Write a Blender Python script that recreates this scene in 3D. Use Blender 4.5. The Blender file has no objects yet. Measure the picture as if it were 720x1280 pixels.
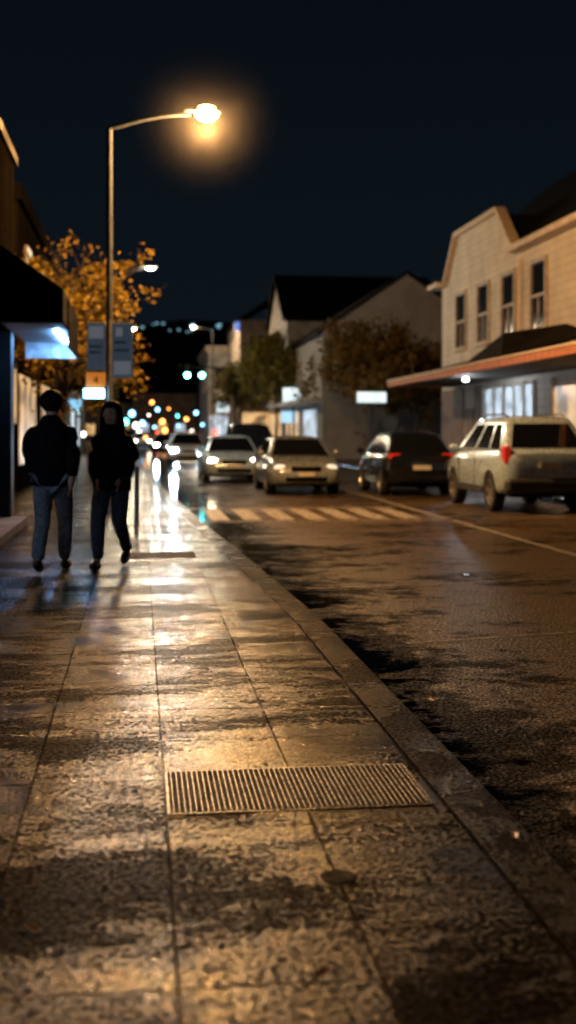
import bpy, bmesh, math, random
from mathutils import Vector, Matrix, noise as mnoise
R = math.radians
scene = bpy.context.scene
COL = scene.collection
scene.view_settings.view_transform = 'Standard'
scene.view_settings.look = 'None'
scene.view_settings.exposure = 0

# ------------------------------------------------------------------ helpers
def link(o, parent=None):
    COL.objects.link(o)
    if parent is not None:
        o.parent = parent
    return o

def mesh_obj(name, verts, faces, mat=None, parent=None, smooth=False, loc=None, bevel=0, seg=2):
    me = bpy.data.meshes.new(name)
    me.from_pydata([tuple(v) for v in verts], [], [tuple(f) for f in faces])
    bm = bmesh.new(); bm.from_mesh(me)
    bmesh.ops.recalc_face_normals(bm, faces=bm.faces)
    bm.to_mesh(me); bm.free()
    if mat is not None:
        me.materials.append(mat)
    if smooth:
        for p in me.polygons: p.use_smooth = True
        try: me.set_sharp_from_angle(angle=R(40))
        except Exception: pass
    o = bpy.data.objects.new(name, me)
    if loc is not None: o.location = loc
    link(o, parent)
    if bevel > 0:
        m = o.modifiers.new('Bevel', 'BEVEL'); m.width = bevel; m.segments = seg; m.limit_method = 'ANGLE'
    return o

def boxdata(x0, x1, y0, y1, z0, z1, off=0):
    v = [(x0,y0,z0),(x1,y0,z0),(x1,y1,z0),(x0,y1,z0),(x0,y0,z1),(x1,y0,z1),(x1,y1,z1),(x0,y1,z1)]
    f = [(0,3,2,1),(4,5,6,7),(0,1,5,4),(1,2,6,5),(2,3,7,6),(3,0,4,7)]
    return v, [tuple(i+off for i in q) for q in f]

def box(name, x0, x1, y0, y1, z0, z1, mat, parent=None, bevel=0, seg=2):
    v, f = boxdata(x0, x1, y0, y1, z0, z1)
    return mesh_obj(name, v, f, mat, parent, bevel=bevel, seg=seg)

def boxes(name, lst, mat, parent=None, bevel=0):
    V, F = [], []
    for b in lst:
        v, f = boxdata(*b, off=len(V)); V += v; F += f
    return mesh_obj(name, V, F, mat, parent, bevel=bevel)

def each(name, lst, mat, parent=None, bevel=0):
    for b in lst: box(name, *b, mat, parent, bevel=bevel)

def empty(name, loc=(0,0,0), label=None, category=None, group=None, parent=None, rot=0):
    o = bpy.data.objects.new(name, None)
    o.empty_display_size = 0.3
    o.location = loc; o.rotation_euler = (0,0,rot)
    link(o, parent)
    if label: o["label"] = label
    if category: o["category"] = category
    if group: o["group"] = group
    return o

def tag(o, label, category, group=None):
    o["label"] = label; o["category"] = category
    if group: o["group"] = group
    return o

def tube(V, F, pts, rad, n=8):
    base = len(V)
    pts = [Vector(p) for p in pts]
    for i, p in enumerate(pts):
        if i == 0: d = pts[1]-pts[0]
        elif i == len(pts)-1: d = pts[-1]-pts[-2]
        else: d = pts[i+1]-pts[i-1]
        d.normalize()
        a = Vector((0,0,1)) if abs(d.z) < 0.9 else Vector((1,0,0))
        u = d.cross(a).normalized(); w = d.cross(u).normalized()
        for k in range(n):
            t = 2*math.pi*k/n
            V.append(p + (u*math.cos(t) + w*math.sin(t))*rad[i])
    for i in range(len(pts)-1):
        for k in range(n):
            a = base+i*n+k; b = base+i*n+(k+1)%n
            F.append((a, b, b+n, a+n))
    F.append(tuple(base+k for k in range(n)))
    F.append(tuple(base+(len(pts)-1)*n+k for k in reversed(range(n))))

def tube_obj(name, pts, rad, mat, parent=None, n=12):
    V, F = [], []
    tube(V, F, pts, rad, n)
    return mesh_obj(name, V, F, mat, parent, smooth=True)

def lathe(name, prof, mat, parent=None, n=24, axis='Z', loc=(0,0,0), smooth=True):
    V, F = [], []
    for (r, h) in prof:
        for k in range(n):
            t = 2*math.pi*k/n
            if axis == 'Z': V.append((r*math.cos(t), r*math.sin(t), h))
            else: V.append((h, r*math.cos(t), r*math.sin(t)))
    for i in range(len(prof)-1):
        for k in range(n):
            a = i*n+k; b = i*n+(k+1)%n
            F.append((a, b, b+n, a+n))
    F.append(tuple(range(n))); F.append(tuple((len(prof)-1)*n+k for k in reversed(range(n))))
    return mesh_obj(name, V, F, mat, parent, smooth=smooth, loc=loc)

def ellipsoid(name, c, r, mat, parent=None, seg=16, rings=10):
    bm = bmesh.new()
    bmesh.ops.create_uvsphere(bm, u_segments=seg, v_segments=rings, radius=1)
    for v in bm.verts: v.co = Vector((v.co.x*r[0]+c[0], v.co.y*r[1]+c[1], v.co.z*r[2]+c[2]))
    me = bpy.data.meshes.new(name); bm.to_mesh(me); bm.free()
    for p in me.polygons: p.use_smooth = True
    if mat: me.materials.append(mat)
    o = bpy.data.objects.new(name, me); link(o, parent)
    return o

# ------------------------------------------------------------------ materials
class N:
    def __init__(s, name):
        s.m = bpy.data.materials.new(name); s.m.use_nodes = True
        s.t = s.m.node_tree; s.n = s.t.nodes; s.l = s.t.links
        s.b = s.n['Principled BSDF']
    def new(s, typ, **kw):
        x = s.n.new(typ)
        for k, v in kw.items(): setattr(x, k, v)
        return x
    def set(s, sock, val):
        if isinstance(val, bpy.types.NodeSocket): s.l.new(val, sock)
        elif isinstance(val, (tuple, list)) and len(val) == 3 and sock.type == 'RGBA': sock.default_value = (*val, 1)
        else: sock.default_value = val
    def coord(s, scale=(1,1,1), loc=(0,0,0)):
        tc = s.new('ShaderNodeTexCoord'); mp = s.new('ShaderNodeMapping')
        s.l.new(tc.outputs['Object'], mp.inputs['Vector'])
        mp.inputs['Scale'].default_value = scale; mp.inputs['Location'].default_value = loc
        return mp.outputs[0]
    def noise(s, vec, scale, detail=4, rough=0.55, dist=0):
        x = s.new('ShaderNodeTexNoise'); s.l.new(vec, x.inputs['Vector'])
        x.inputs['Scale'].default_value = scale; x.inputs['Detail'].default_value = detail
        x.inputs['Roughness'].default_value = rough; x.inputs['Distortion'].default_value = dist
        return x.outputs[0]
    def ramp(s, fac, p0, p1, a=0.0, b=1.0):
        x = s.new('ShaderNodeMapRange'); x.interpolation_type = 'SMOOTHSTEP'
        s.set(x.inputs[0], fac); x.inputs[1].default_value = p0; x.inputs[2].default_value = p1
        x.inputs[3].default_value = a; x.inputs[4].default_value = b
        return x.outputs[0]
    def mix(s, fac, a, b, mode='MIX'):
        x = s.new('ShaderNodeMix', data_type='RGBA', blend_type=mode)
        s.set(x.inputs[0], fac); s.set(x.inputs[6], a); s.set(x.inputs[7], b)
        return x.outputs[2]
    def math(s, op, a, b=0.0, clamp=False):
        x = s.new('ShaderNodeMath', operation=op, use_clamp=clamp)
        s.set(x.inputs[0], a); s.set(x.inputs[1], b)
        return x.outputs[0]
    def bump(s, h, strength, dist, normal=None):
        x = s.new('ShaderNodeBump'); s.set(x.inputs['Height'], h)
        s.set(x.inputs['Strength'], strength); x.inputs['Distance'].default_value = dist
        if normal is not None: s.l.new(normal, x.inputs['Normal'])
        return x.outputs[0]

def simple(name, col, rough=0.6, metal=0.0, var=0.25, scale=6, bump=0.0, coat=0.0, spec=0.5):
    s = N(name); v = s.coord()
    nz = s.noise(v, scale, 5)
    dark = tuple(c*(1-var) for c in col); lite = tuple(min(1, c*(1+var)) for c in col)
    s.set(s.b.inputs['Base Color'], s.mix(s.ramp(nz, .35, .65), dark, lite))
    s.set(s.b.inputs['Roughness'], s.ramp(s.noise(v, scale*2.3, 4), .3, .7, max(0.02, rough*0.8), min(1, rough*1.15)))
    s.b.inputs['Metallic'].default_value = metal
    s.b.inputs['Coat Weight'].default_value = coat
    s.b.inputs['Coat Roughness'].default_value = 0.05
    s.b.inputs['Specular IOR Level'].default_value = spec
    if bump > 0:
        s.l.new(s.bump(s.noise(v, scale*12, 4), .6, bump), s.b.inputs['Normal'])
    return s.m

def emit(name, col, strength, base=(.5,.5,.5), var=0.0, scale=3):
    s = N(name)
    s.b.inputs['Base Color'].default_value = (*base, 1)
    s.b.inputs['Roughness'].default_value = .4
    if var > 0:
        v = s.coord(); nz = s.noise(v, scale, 3)
        s.set(s.b.inputs['Emission Color'], s.mix(s.ramp(nz, .35, .65), tuple(c*(1-var) for c in col), col))
    else:
        s.b.inputs['Emission Color'].default_value = (*col, 1)
    s.b.inputs['Emission Strength'].default_value = strength
    return s.m

def make_pavement():
    s = N('wet_paving_slabs'); v = s.coord(loc=(-0.10, 0.02, 0))
    br = s.new('ShaderNodeTexBrick', offset=0.0, squash=1.0)
    warp = s.new('ShaderNodeVectorMath', operation='ADD')
    nzv = s.new('ShaderNodeTexNoise'); s.l.new(v, nzv.inputs['Vector']); nzv.inputs['Scale'].default_value = 1.1
    sc = s.new('ShaderNodeVectorMath', operation='SCALE'); s.l.new(nzv.outputs['Color'], sc.inputs[0]); sc.inputs['Scale'].default_value = .010
    s.l.new(v, warp.inputs[0]); s.l.new(sc.outputs[0], warp.inputs[1])
    s.l.new(warp.outputs[0], br.inputs['Vector'])
    br.inputs['Color1'].default_value = (.0,.0,.0,1); br.inputs['Color2'].default_value = (1,1,1,1)
    br.inputs['Mortar'].default_value = (.5,.5,.5,1)
    br.inputs['Scale'].default_value = 1; br.inputs['Mortar Size'].default_value = .0060
    br.inputs['Mortar Smooth'].default_value = .15; br.inputs['Brick Width'].default_value = .52; br.inputs['Row Height'].default_value = .61
    vs = s.coord(scale=(.62,1.45,1))
    w = s.noise(vs, 1.05, 7, .66, .4)
    w2 = s.noise(vs, 7.0, 7, .76)
    slab = s.math('MULTIPLY', s.math('SUBTRACT', br.outputs['Color'], .5), .05)
    wm = s.math('ADD', s.math('ADD', s.math('MULTIPLY', w, .68), s.math('MULTIPLY', w2, .32)), slab)
    gr = s.noise(v, 46, 5, .85)
    gr2 = s.noise(v, 105, 2, .7)
    wmg = s.math('ADD', wm, s.math('MULTIPLY', s.math('SUBTRACT', gr, .5), .36))
    wet = s.ramp(wmg, .515, .60)      # film of water
    dry = s.ramp(wmg, .555, .455)     # dull, drier stone
    col = s.mix(dry, (.005,.004,.003), (.0085,.0068,.005))
    col = s.mix(wet, col, (.0025,.0022,.002))
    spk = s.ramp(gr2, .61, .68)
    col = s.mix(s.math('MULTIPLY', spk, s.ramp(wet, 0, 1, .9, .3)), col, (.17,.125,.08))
    col = s.mix(s.math('MULTIPLY', br.outputs['Fac'], .75), col, (.045,.033,.021))
    s.set(s.b.inputs['Base Color'], col)
    rg = s.math('ADD', s.ramp(wm, .43, .60, .25, .11), s.ramp(gr, .35, .65, -.04, .05))
    s.set(s.b.inputs['Roughness'], s.math('MAXIMUM', rg, .06))
    sp = s.math('MULTIPLY', s.ramp(gr, .465, .585, .005, .62), s.ramp(dry, 0, 1, 1.0, .03))
    sp = s.math('MULTIPLY', sp, s.math('SUBTRACT', 1, s.math('MULTIPLY', br.outputs['Fac'], .85)))
    s.set(s.b.inputs['Specular IOR Level'], sp)
    b1 = s.bump(gr2, s.ramp(wet, 0, 1, .9, .35), .0022)
    b2 = s.bump(gr, s.ramp(wet, 0, 1, .9, .5), .0028, b1)
    b2 = s.bump(s.noise(v, 10, 4, .6), .5, .0045, b2)
    b3 = s.bump(s.math('SUBTRACT', 1, br.outputs['Fac']), 1.0, .006, b2)
    s.l.new(b3, s.b.inputs['Normal'])
    return s.m

def make_asphalt():
    s = N('wet_asphalt'); v = s.coord()
    sep = s.new('ShaderNodeSeparateXYZ'); s.l.new(v, sep.inputs[0])
    edge = s.ramp(sep.outputs[0], 1.15, 2.3, .16, 0.0)
    vs = s.coord(scale=(.6,1.0,1))
    w = s.noise(vs, .75, 7, .70, .6)
    w2 = s.noise(s.coord(scale=(.9,1.15,1)), 3.6, 7, .80)
    wm = s.math('ADD', s.math('ADD', s.math('MULTIPLY', w, .50), s.math('MULTIPLY', w2, .50)), edge)
    gr = s.noise(v, 42, 4, .8)
    wm = s.math('ADD', wm, s.math('MULTIPLY', s.math('SUBTRACT', gr, .5), .18))
    puddle = s.ramp(wm, .59, .625)
    dark = s.ramp(wm, .49, .555)
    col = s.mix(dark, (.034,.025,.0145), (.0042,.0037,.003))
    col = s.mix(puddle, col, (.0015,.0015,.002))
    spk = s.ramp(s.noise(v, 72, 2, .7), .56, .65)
    col = s.mix(s.math('MULTIPLY', spk, s.math('MULTIPLY', s.ramp(puddle, 0, 1, .9, .0), s.ramp(dark, 0, 1, 1, .22))), col, (.40,.27,.12))  # golden glints painted into the base colour as bright speckle
    s.set(s.b.inputs['Base Color'], col)
    s.set(s.b.inputs['Roughness'], s.ramp(puddle, 0, 1, .35, .05))
    s.set(s.b.inputs['Specular IOR Level'], s.math('MULTIPLY', s.ramp(dark, 0, 1, 1.0, .04), s.ramp(gr, .46, .59, .01, 1.0)))
    vor = s.new('ShaderNodeTexVoronoi'); s.l.new(v, vor.inputs['Vector']); vor.inputs['Scale'].default_value = 45
    b1 = s.bump(vor.outputs['Distance'], s.ramp(puddle, 0, 1, 1.0, .02), .0095)
    b2 = s.bump(gr, s.ramp(puddle, 0, 1, .9, .02), .0050, b1)
    s.l.new(b2, s.b.inputs['Normal'])
    return s.m

def make_kerb():
    s = N('wet_kerb_stone'); v = s.coord()
    sep = s.new('ShaderNodeSeparateXYZ'); s.l.new(v, sep.inputs[0])
    fr = s.math('FRACT', s.math('MULTIPLY', sep.outputs[1], 1/.92))
    joint = s.math('LESS_THAN', fr, .012)
    gr = s.noise(v, 50, 5, .85)
    wq = s.math('ADD', s.noise(v, 1.9, 6, .66, .4), s.math('MULTIPLY', s.math('SUBTRACT', gr, .5), .36))
    w = s.ramp(wq, .44, .60)
    col = s.mix(w, (.009,.007,.0052), (.003,.0026,.0023))
    col = s.mix(s.math('MULTIPLY', s.ramp(s.noise(v,110,2), .58, .68), .7), col, (.11,.083,.055))
    col = s.mix(joint, col, (.002,.002,.002))
    s.set(s.b.inputs['Base Color'], col)
    s.set(s.b.inputs['Roughness'], s.ramp(w, 0, 1, .32, .18))
    s.set(s.b.inputs['Specular IOR Level'], s.math('MULTIPLY', s.ramp(gr, .46, .60, .005, .5), s.ramp(w, 0, 1, .10, 1)))
    b = s.bump(gr, .9, .0028)
    b = s.bump(s.math('SUBTRACT', 1, joint), .8, .006, b)
    s.l.new(b, s.b.inputs['Normal'])
    return s.m

def make_paint():
    s = N('worn_road_paint'); v = s.coord()
    wear = s.ramp(s.noise(v, 9, 6, .78), .38, .62)
    s.set(s.b.inputs['Base Color'], s.mix(wear, (.44,.43,.41), (.06,.055,.05)))
    s.b.inputs['Roughness'].default_value = .5
    s.b.inputs['Specular IOR Level'].default_value = .2
    s.l.new(s.bump(s.noise(v, 90, 3), .5, .003), s.b.inputs['Normal'])
    return s.m

def make_siding(name, col, pitch=.19):
    s = N(name); v = s.coord()
    sep = s.new('ShaderNodeSeparateXYZ'); s.l.new(v, sep.inputs[0])
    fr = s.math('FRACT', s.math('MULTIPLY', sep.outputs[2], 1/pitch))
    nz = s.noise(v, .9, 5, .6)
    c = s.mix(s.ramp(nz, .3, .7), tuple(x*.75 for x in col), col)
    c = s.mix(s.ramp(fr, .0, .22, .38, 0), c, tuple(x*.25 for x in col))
    s.set(s.b.inputs['Base Color'], c)
    s.b.inputs['Roughness'].default_value = .7
    s.b.inputs['Specular IOR Level'].default_value = .2
    return s.m

def make_rooftile(name, col):
    s = N(name); v = s.coord()
    br = s.new('ShaderNodeTexBrick'); s.l.new(v, br.inputs['Vector'])
    br.inputs['Scale'].default_value = 1; br.inputs['Brick Width'].default_value = .3; br.inputs['Row Height'].default_value = .28
    br.inputs['Mortar Size'].default_value = .012
    br.inputs['Color1'].default_value = (*col,1); br.inputs['Color2'].default_value = (*[c*.6 for c in col],1); br.inputs['Mortar'].default_value = (.004,.004,.004,1)
    s.l.new(br.outputs['Color'], s.b.inputs['Base Color']); s.b.inputs['Roughness'].default_value = .8
    s.b.inputs['Specular IOR Level'].default_value = .1
    return s.m

def make_leaf(name, a, b, c):
    s = N(name); v = s.coord()
    n1 = s.noise(v, 1.3, 3); n2 = s.noise(v, 14, 2)
    col = s.mix(s.ramp(n1, .4, .6), a, b); col = s.mix(s.ramp(n2, .45, .62), col, c)
    s.set(s.b.inputs['Base Color'], col)
    s.b.inputs['Roughness'].default_value = .6
    tr = s.new('ShaderNodeBsdfTranslucent'); s.set(tr.inputs[0], col)
    mx = s.new('ShaderNodeMixShader'); mx.inputs[0].default_value = .35
    s.l.new(s.b.outputs[0], mx.inputs[1]); s.l.new(tr.outputs[0], mx.inputs[2])
    s.l.new(mx.outputs[0], s.n['Material Output'].inputs[0])
    return s.m

M = {}
M['pave'] = make_pavement(); M['asph'] = make_asphalt(); M['kerb'] = make_kerb(); M['paint'] = make_paint()
M['ground'] = simple('dark_soil', (.03,.03,.025), .9, scale=.4)
M['hill'] = simple('wooded_hill', (.012,.016,.014), .95, scale=.02)
M['galv'] = simple('galvanised_steel', (.20,.19,.17), .5, .4, scale=12)
M['galvd'] = simple('weathered_grey_steel', (.032,.040,.054), .75, .0, scale=12, spec=.2)
M['galvk'] = simple('dark_painted_steel', (.010,.010,.011), .8, .0, scale=12, spec=.1)
M['grate'] = simple('wet_cast_steel', (.014,.012,.010), .26, .0, scale=60, var=.5, bump=.001, spec=.30)
M['black'] = simple('matte_black', (.004,.004,.005), .7, spec=.05)
M['blackm'] = simple('black_painted_metal', (.010,.010,.011), .5, spec=.3)
M['rubber'] = simple('tyre_rubber', (.012,.012,.012), .75)
M['rim'] = simple('alloy_rim', (.45,.45,.46), .3, .8)
M['glass'] = simple('tinted_car_glass', (.006,.007,.009), .06, 0, var=.1, spec=.8)
M['silver'] = simple('silver_car_paint', (.46,.64,.86), .28, .3, var=.05, coat=.7)
M['champ'] = simple('champagne_car_paint', (.27,.32,.37), .30, .4, var=.06, coat=.7)
M['white'] = simple('white_car_paint', (.55,.55,.53), .3, .0, var=.05, coat=.6)
M['navy'] = simple('dark_car_paint', (.008,.010,.016), .20, .1, var=.1, coat=.8)
M['clad'] = simple('grey_plastic_cladding', (.040,.042,.046), .55)
M['plate'] = simple('number_plate', (.55,.55,.50), .45, var=.15, scale=30)
M['lens'] = emit('headlight_parking', (1,.82,.6), .9, (.45,.45,.45))
M['tail'] = emit('tail_lamp_red', (.8,.03,.01), .3, (.35,.01,.01))
M['hlw'] = emit('headlight_warm_on', (1,.80,.52), 32)
M['hlc'] = emit('headlight_cool_on', (.62,.82,1), 700)
M['siding'] = make_siding('cream_weatherboard', (.76,.68,.57), .23)
M['sidingw'] = make_siding('pale_weatherboard', (.42,.39,.35), .22)
M['trim'] = simple('cream_trim', (.66,.56,.45), .6, var=.12, spec=.2)
M['roof'] = make_rooftile('dark_roof_tiles', (.012,.010,.009))
M['orange'] = simple('orange_fascia_paint', (.42,.15,.045), .6, var=.15, spec=.2)
M['render'] = simple('painted_render', (.26,.22,.18), .7, scale=1.2, spec=.2)
M['renderd'] = simple('dark_render', (.07,.058,.048), .75, scale=1.2, spec=.1)
M['renderk'] = simple('near_black_render', (.012,.010,.008), .9, scale=1.2, spec=.0)  # very dark, nearly even wall colour
M['renderw'] = simple('white_render', (.52,.50,.47), .7, scale=1.0, spec=.2)
M['brown'] = simple('brown_brick_wall', (.20,.12,.075), .7, scale=3)
M['wglass'] = simple('dark_window_glass', (.010,.012,.016), .08, 0, var=.2, spec=.8)
M['frame'] = simple('window_frame_paint', (.40,.33,.26), .5)
M['litc'] = emit('shop_interior_cool', (.65,.82,1), 1.0, var=.8, scale=1.7)
M['fillwin'] = emit('added_fill_window', (.60,.76,1), .9, (.02,.02,.03), var=.8, scale=1.3)  # cool glow added as fill light for the walkers
M['litw'] = emit('shop_interior_warm', (1,.58,.24), .9, var=.85, scale=1.2)
M['signw'] = emit('lightbox_white', (.75,.95,1), 1.2, var=.3, scale=2)
M['signc'] = emit('lightbox_cyan', (.30,.70,1), 1.1, var=.3, scale=2)
M['signs'] = emit('stop_lightbox_cyan', (.35,.80,1), 8.0, var=.2, scale=2)
M['bluel'] = emit('blue_neon', (.10,.30,1), .8)
M['led'] = emit('cool_led_strip', (.22,.50,1), 190)
M['green'] = emit('signal_green', (.10,.85,.90), 60)
M['bark'] = simple('tree_bark', (.06,.045,.032), .85, scale=9, bump=.01)
M['leafy'] = make_leaf('autumn_yellow_leaves', (.27,.18,.016), (.16,.105,.012), (.38,.27,.028))
M['leafg'] = make_leaf('dark_green_leaves', (.15,.14,.028), (.06,.075,.018), (.32,.22,.035))
M['leafr'] = make_leaf('russet_leaves', (.17,.10,.020), (.06,.06,.016), (.30,.16,.026))
M['fallen'] = simple('fallen_leaf', (.65,.30,.04), .35, var=.3, scale=40)
M['jacket'] = simple('black_jacket_cloth', (.012,.012,.014), .9, scale=20, bump=.003, spec=.05)
M['jacketb'] = simple('charcoal_coat_cloth', (.020,.017,.017), .9, scale=20, bump=.003, spec=.05)
M['jeans'] = simple('blue_jeans', (.26,.30,.36), .9, scale=25, bump=.002, spec=.1)
M['jeansd'] = simple('dark_jeans', (.080,.095,.13), .9, scale=25, bump=.002, spec=.1)
M['skin'] = simple('skin', (.60,.38,.28), .5, var=.08)
M['hair'] = simple('dark_hair', (.010,.007,.005), .7, scale=40, spec=.15)
M['shoe'] = simple('dark_shoes', (.02,.016,.014), .45)
M['soffit'] = simple('white_soffit', (.45,.46,.48), .5)
M['bluep'] = emit('glowing_blue_sign_face', (.35,.55,.8), .06, (.13,.17,.23))  # faint emission added so the unlit panel reads pale
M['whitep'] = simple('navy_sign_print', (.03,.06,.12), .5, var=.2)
M['whiteq'] = emit('glowing_white_sign_print', (.75,.85,1), .10, (.40,.45,.5))  # print given a slight glow of its own, though no lamp
M['orangep'] = emit('glowing_orange_sign_face', (1,.30,.04), .45, (.7,.22,.03))  # emission brightens the orange face, which is no lamp
M['eye'] = simple('eye_white', (.6,.58,.55), .2, var=.05)
M['lip'] = simple('lips', (.35,.12,.10), .5, var=.05)

# ------------------------------------------------------------------ setting
LK = [(-8,1.36),(9,1.36),(13,1.22),(18.7,.98),(27,.70),(35,.48),(60,0),(90,-1.2),(120,-3),(160,-6),(220,-12)]
RK = [(-8,8.9),(45,8.9),(60,8.4),(80,7.4),(110,5.5),(160,0),(220,-6)]
def interp(T, y):
    if y <= T[0][0]: return T[0][1]
    for (a, xa), (b, xb) in zip(T, T[1:]):
        if y <= b:
            t = (y-a)/(b-a); return xa+(xb-xa)*t
    return T[-1][1]
YS = [-8+0.75*i for i in range(0, 60)] + [38+4*i for i in range(0, 46)]

def strip(name, fl, fr, z, mat):
    V, F = [], []
    for y in YS:
        V.append((fl(y), y, z)); V.append((fr(y), y, z))
    for i in range(len(YS)-1):
        a = 2*i; F.append((a, a+1, a+3, a+2))
    o = mesh_obj(name, V, F, mat); o["kind"] = "structure"
    return o
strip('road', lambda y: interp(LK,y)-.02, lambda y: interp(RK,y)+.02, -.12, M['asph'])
strip('pavement', lambda y: -40, lambda y: interp(LK,y)-.22, 0.0, M['pave'])
strip('pavement', lambda y: interp(RK,y)+.2, lambda y: 60, 0.0, M['pave'])
def kerb(fin, fout):
    V, F = [], []
    for y in YS:
        a, b = fin(y), fout(y); e = .018 if b > a else -.018
        V += [(a,y,-.03),(a,y,.002),(b-e,y,.001),(b,y,-.015),(b+e*.3,y,-.14)]
    for i in range(len(YS)-1):
        for k in range(4):
            q = 5*i+k; F.append((q, q+1, q+6, q+5))
    o = mesh_obj('kerb', V, F, M['kerb']); o["kind"] = "structure"
kerb(lambda y: interp(LK,y)-.214, lambda y: interp(LK,y))
kerb(lambda y: interp(RK,y)+.2, lambda y: interp(RK,y))
g = mesh_obj('ground', [(-1500,-60,-.2),(1500,-60,-.2),(1500,2500,-.2),(-1500,2500,-.2)], [(0,1,2,3)], M['ground']); g["kind"] = "structure"

mk = []
x = 1.22
while x < 5.0:
    mk.append((x, x+.32, 20.55, 23.45, -.1165, -.1145)); x += .56
mk.append((1.02, 5.15, 20.15, 20.28, -.1165, -.1145))
mk.append((.95, 5.15, 23.7, 23.86, -.1165, -.1145))
o = boxes('zebra_crossing_marking', mk, M['paint']); o["kind"] = "structure"
o = boxes('lane_marking', [(5.28,5.38,6,20.1,-.1165,-.1145),(5.28,5.38,20.5,60,-.1165,-.1145),(6.0,8.6,20.55,20.65,-.1165,-.1145)], M['paint']); o["kind"]="structure"
mesh_obj('road_joint_marking', [(1.9,8.42,-.1155),(8.7,10.0,-.1155),(8.7,10.08,-.1155),(1.9,8.48,-.1155)], [(0,1,2,3)], M['paint'])["kind"]="structure"
mesh_obj('road_joint_marking', [(1.6,11.5,-.1155),(4.6,12.0,-.1155),(4.6,12.05,-.1155),(1.6,11.54,-.1155)], [(0,1,2,3)], M['paint'])["kind"]="structure"

# hill
V, F = [], []
nx, ny = 60, 8
for j in range(ny):
    for i in range(nx):
        X = -500 + 1100*i/(nx-1); Y = 480 + j*60
        h = 62*math.exp(-((X-40)/230)**2)*math.sin(math.pi*min(1, j/(ny-1)*.9+.05)) + 5*mnoise.noise(Vector((X*.02, Y*.02, 0)))
        V.append((X, Y, max(-1, h*1.0) if j > 0 else -1))
for j in range(ny-1):
    for i in range(nx-1):
        a = j*nx+i; F.append((a, a+1, a+nx+1, a+nx))
h = mesh_obj('hill', V, F, M['hill'], smooth=True); h["kind"] = "structure"

random.seed(5)
def pt(px, py, d):
    u = (px-360)/1500
    return Vector((d*(.9925*u+.1224), d*(.9925-.1224*u), 1.4+(540-py)/1500*d))
V, F = [], []
for i in range(15):
    X = random.uniform(0, 32); Zz = random.uniform(40.5, 44)
    b = len(V); s = random.uniform(.3,.6)
    v, f = boxdata(X-s, X+s, 470, 471, Zz-s*.6, Zz+s*.6, b); V += v; F += f
o = mesh_obj('hillside_town_lights', V, F, emit('town_light_cyan', (.4,.8,1), .6)); o["kind"] = "stuff"
tag(o, "small cool white lights of houses on dark hill", "lights")

# ------------------------------------------------------------------ drain grate and covers
gr = empty('drain_grate', (0.60,4.68,0.0), "rectangular slotted steel drain grate set in wet paving", "drain grate")
hx, hy = .50, .28
box('pit_shade_plate', -hx+.01, hx-.01, -hy+.01, hy-.01, .0015, .003, M['black'], gr)  # black plate painting the dark hollow beneath the bars
boxes('frame', [(-hx,hx,-hy,-hy+.012,.001,.005),(-hx,hx,hy-.012,hy,.001,.005),(-hx,-hx+.012,-hy+.013,hy-.013,.001,.005),(hx-.012,hx,-hy+.013,hy-.013,.001,.005)], M['grate'], gr, bevel=.001)
bl = []
n = 46
for i in range(n):
    xx = -hx+.024 + (2*hx-.048)*i/(n-1)
    bl.append((xx-.0036, xx+.0036, -hy+.014, hy-.014, .0035, .0080))
boxes('bars', bl, M['grate'], gr, bevel=.0018)
cv = lathe('valve_cover', [(.0,.002),(.056,.002),(.058,.003),(.052,.004),(.038,.004),(.034,.003),(.0,.003)], M['black'], n=28, loc=(.62,3.72,.0005))
tag(cv, "small round dark iron valve cover in wet paving", "cover")
o = box('access_cover', -.15,.62,13.4,14.0,.001,.006, M['black'], bevel=.002)
tag(o, "flat dark metal access cover in wet paving", "cover")
for (X,Y,Z,rt) in [(2.0,4.75,-.11,.4),(1.28,4.0,.008,1.3),(-.3,3.42,.006,2.2),(.47,3.05,.006,.9),(1.9,9.3,-.11,.2),(1.62,6.6,-.11,1.9),(1.75,5.6,-.11,2.4)]:
    V = []; k = 12
    for i in range(k):
        t = 2*math.pi*i/k; r = .020*(1+.25*math.cos(2*t))*(1+.22*math.cos(5*t))
        V.append((r*1.25*math.cos(t), r*.8*math.sin(t), .004+.008*abs(math.sin(t))))
    V.append((0,0,.003))
    F = [(i,(i+1)%k,k) for i in range(k)]
    o = mesh_obj('fallen_leaf', V, F, M['fallen'], loc=(X,Y,Z)); o.rotation_euler = (0,0,rt)
    tag(o, "small yellow fallen leaf on wet ground", "leaf", "fallen leaves on the ground")

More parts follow.
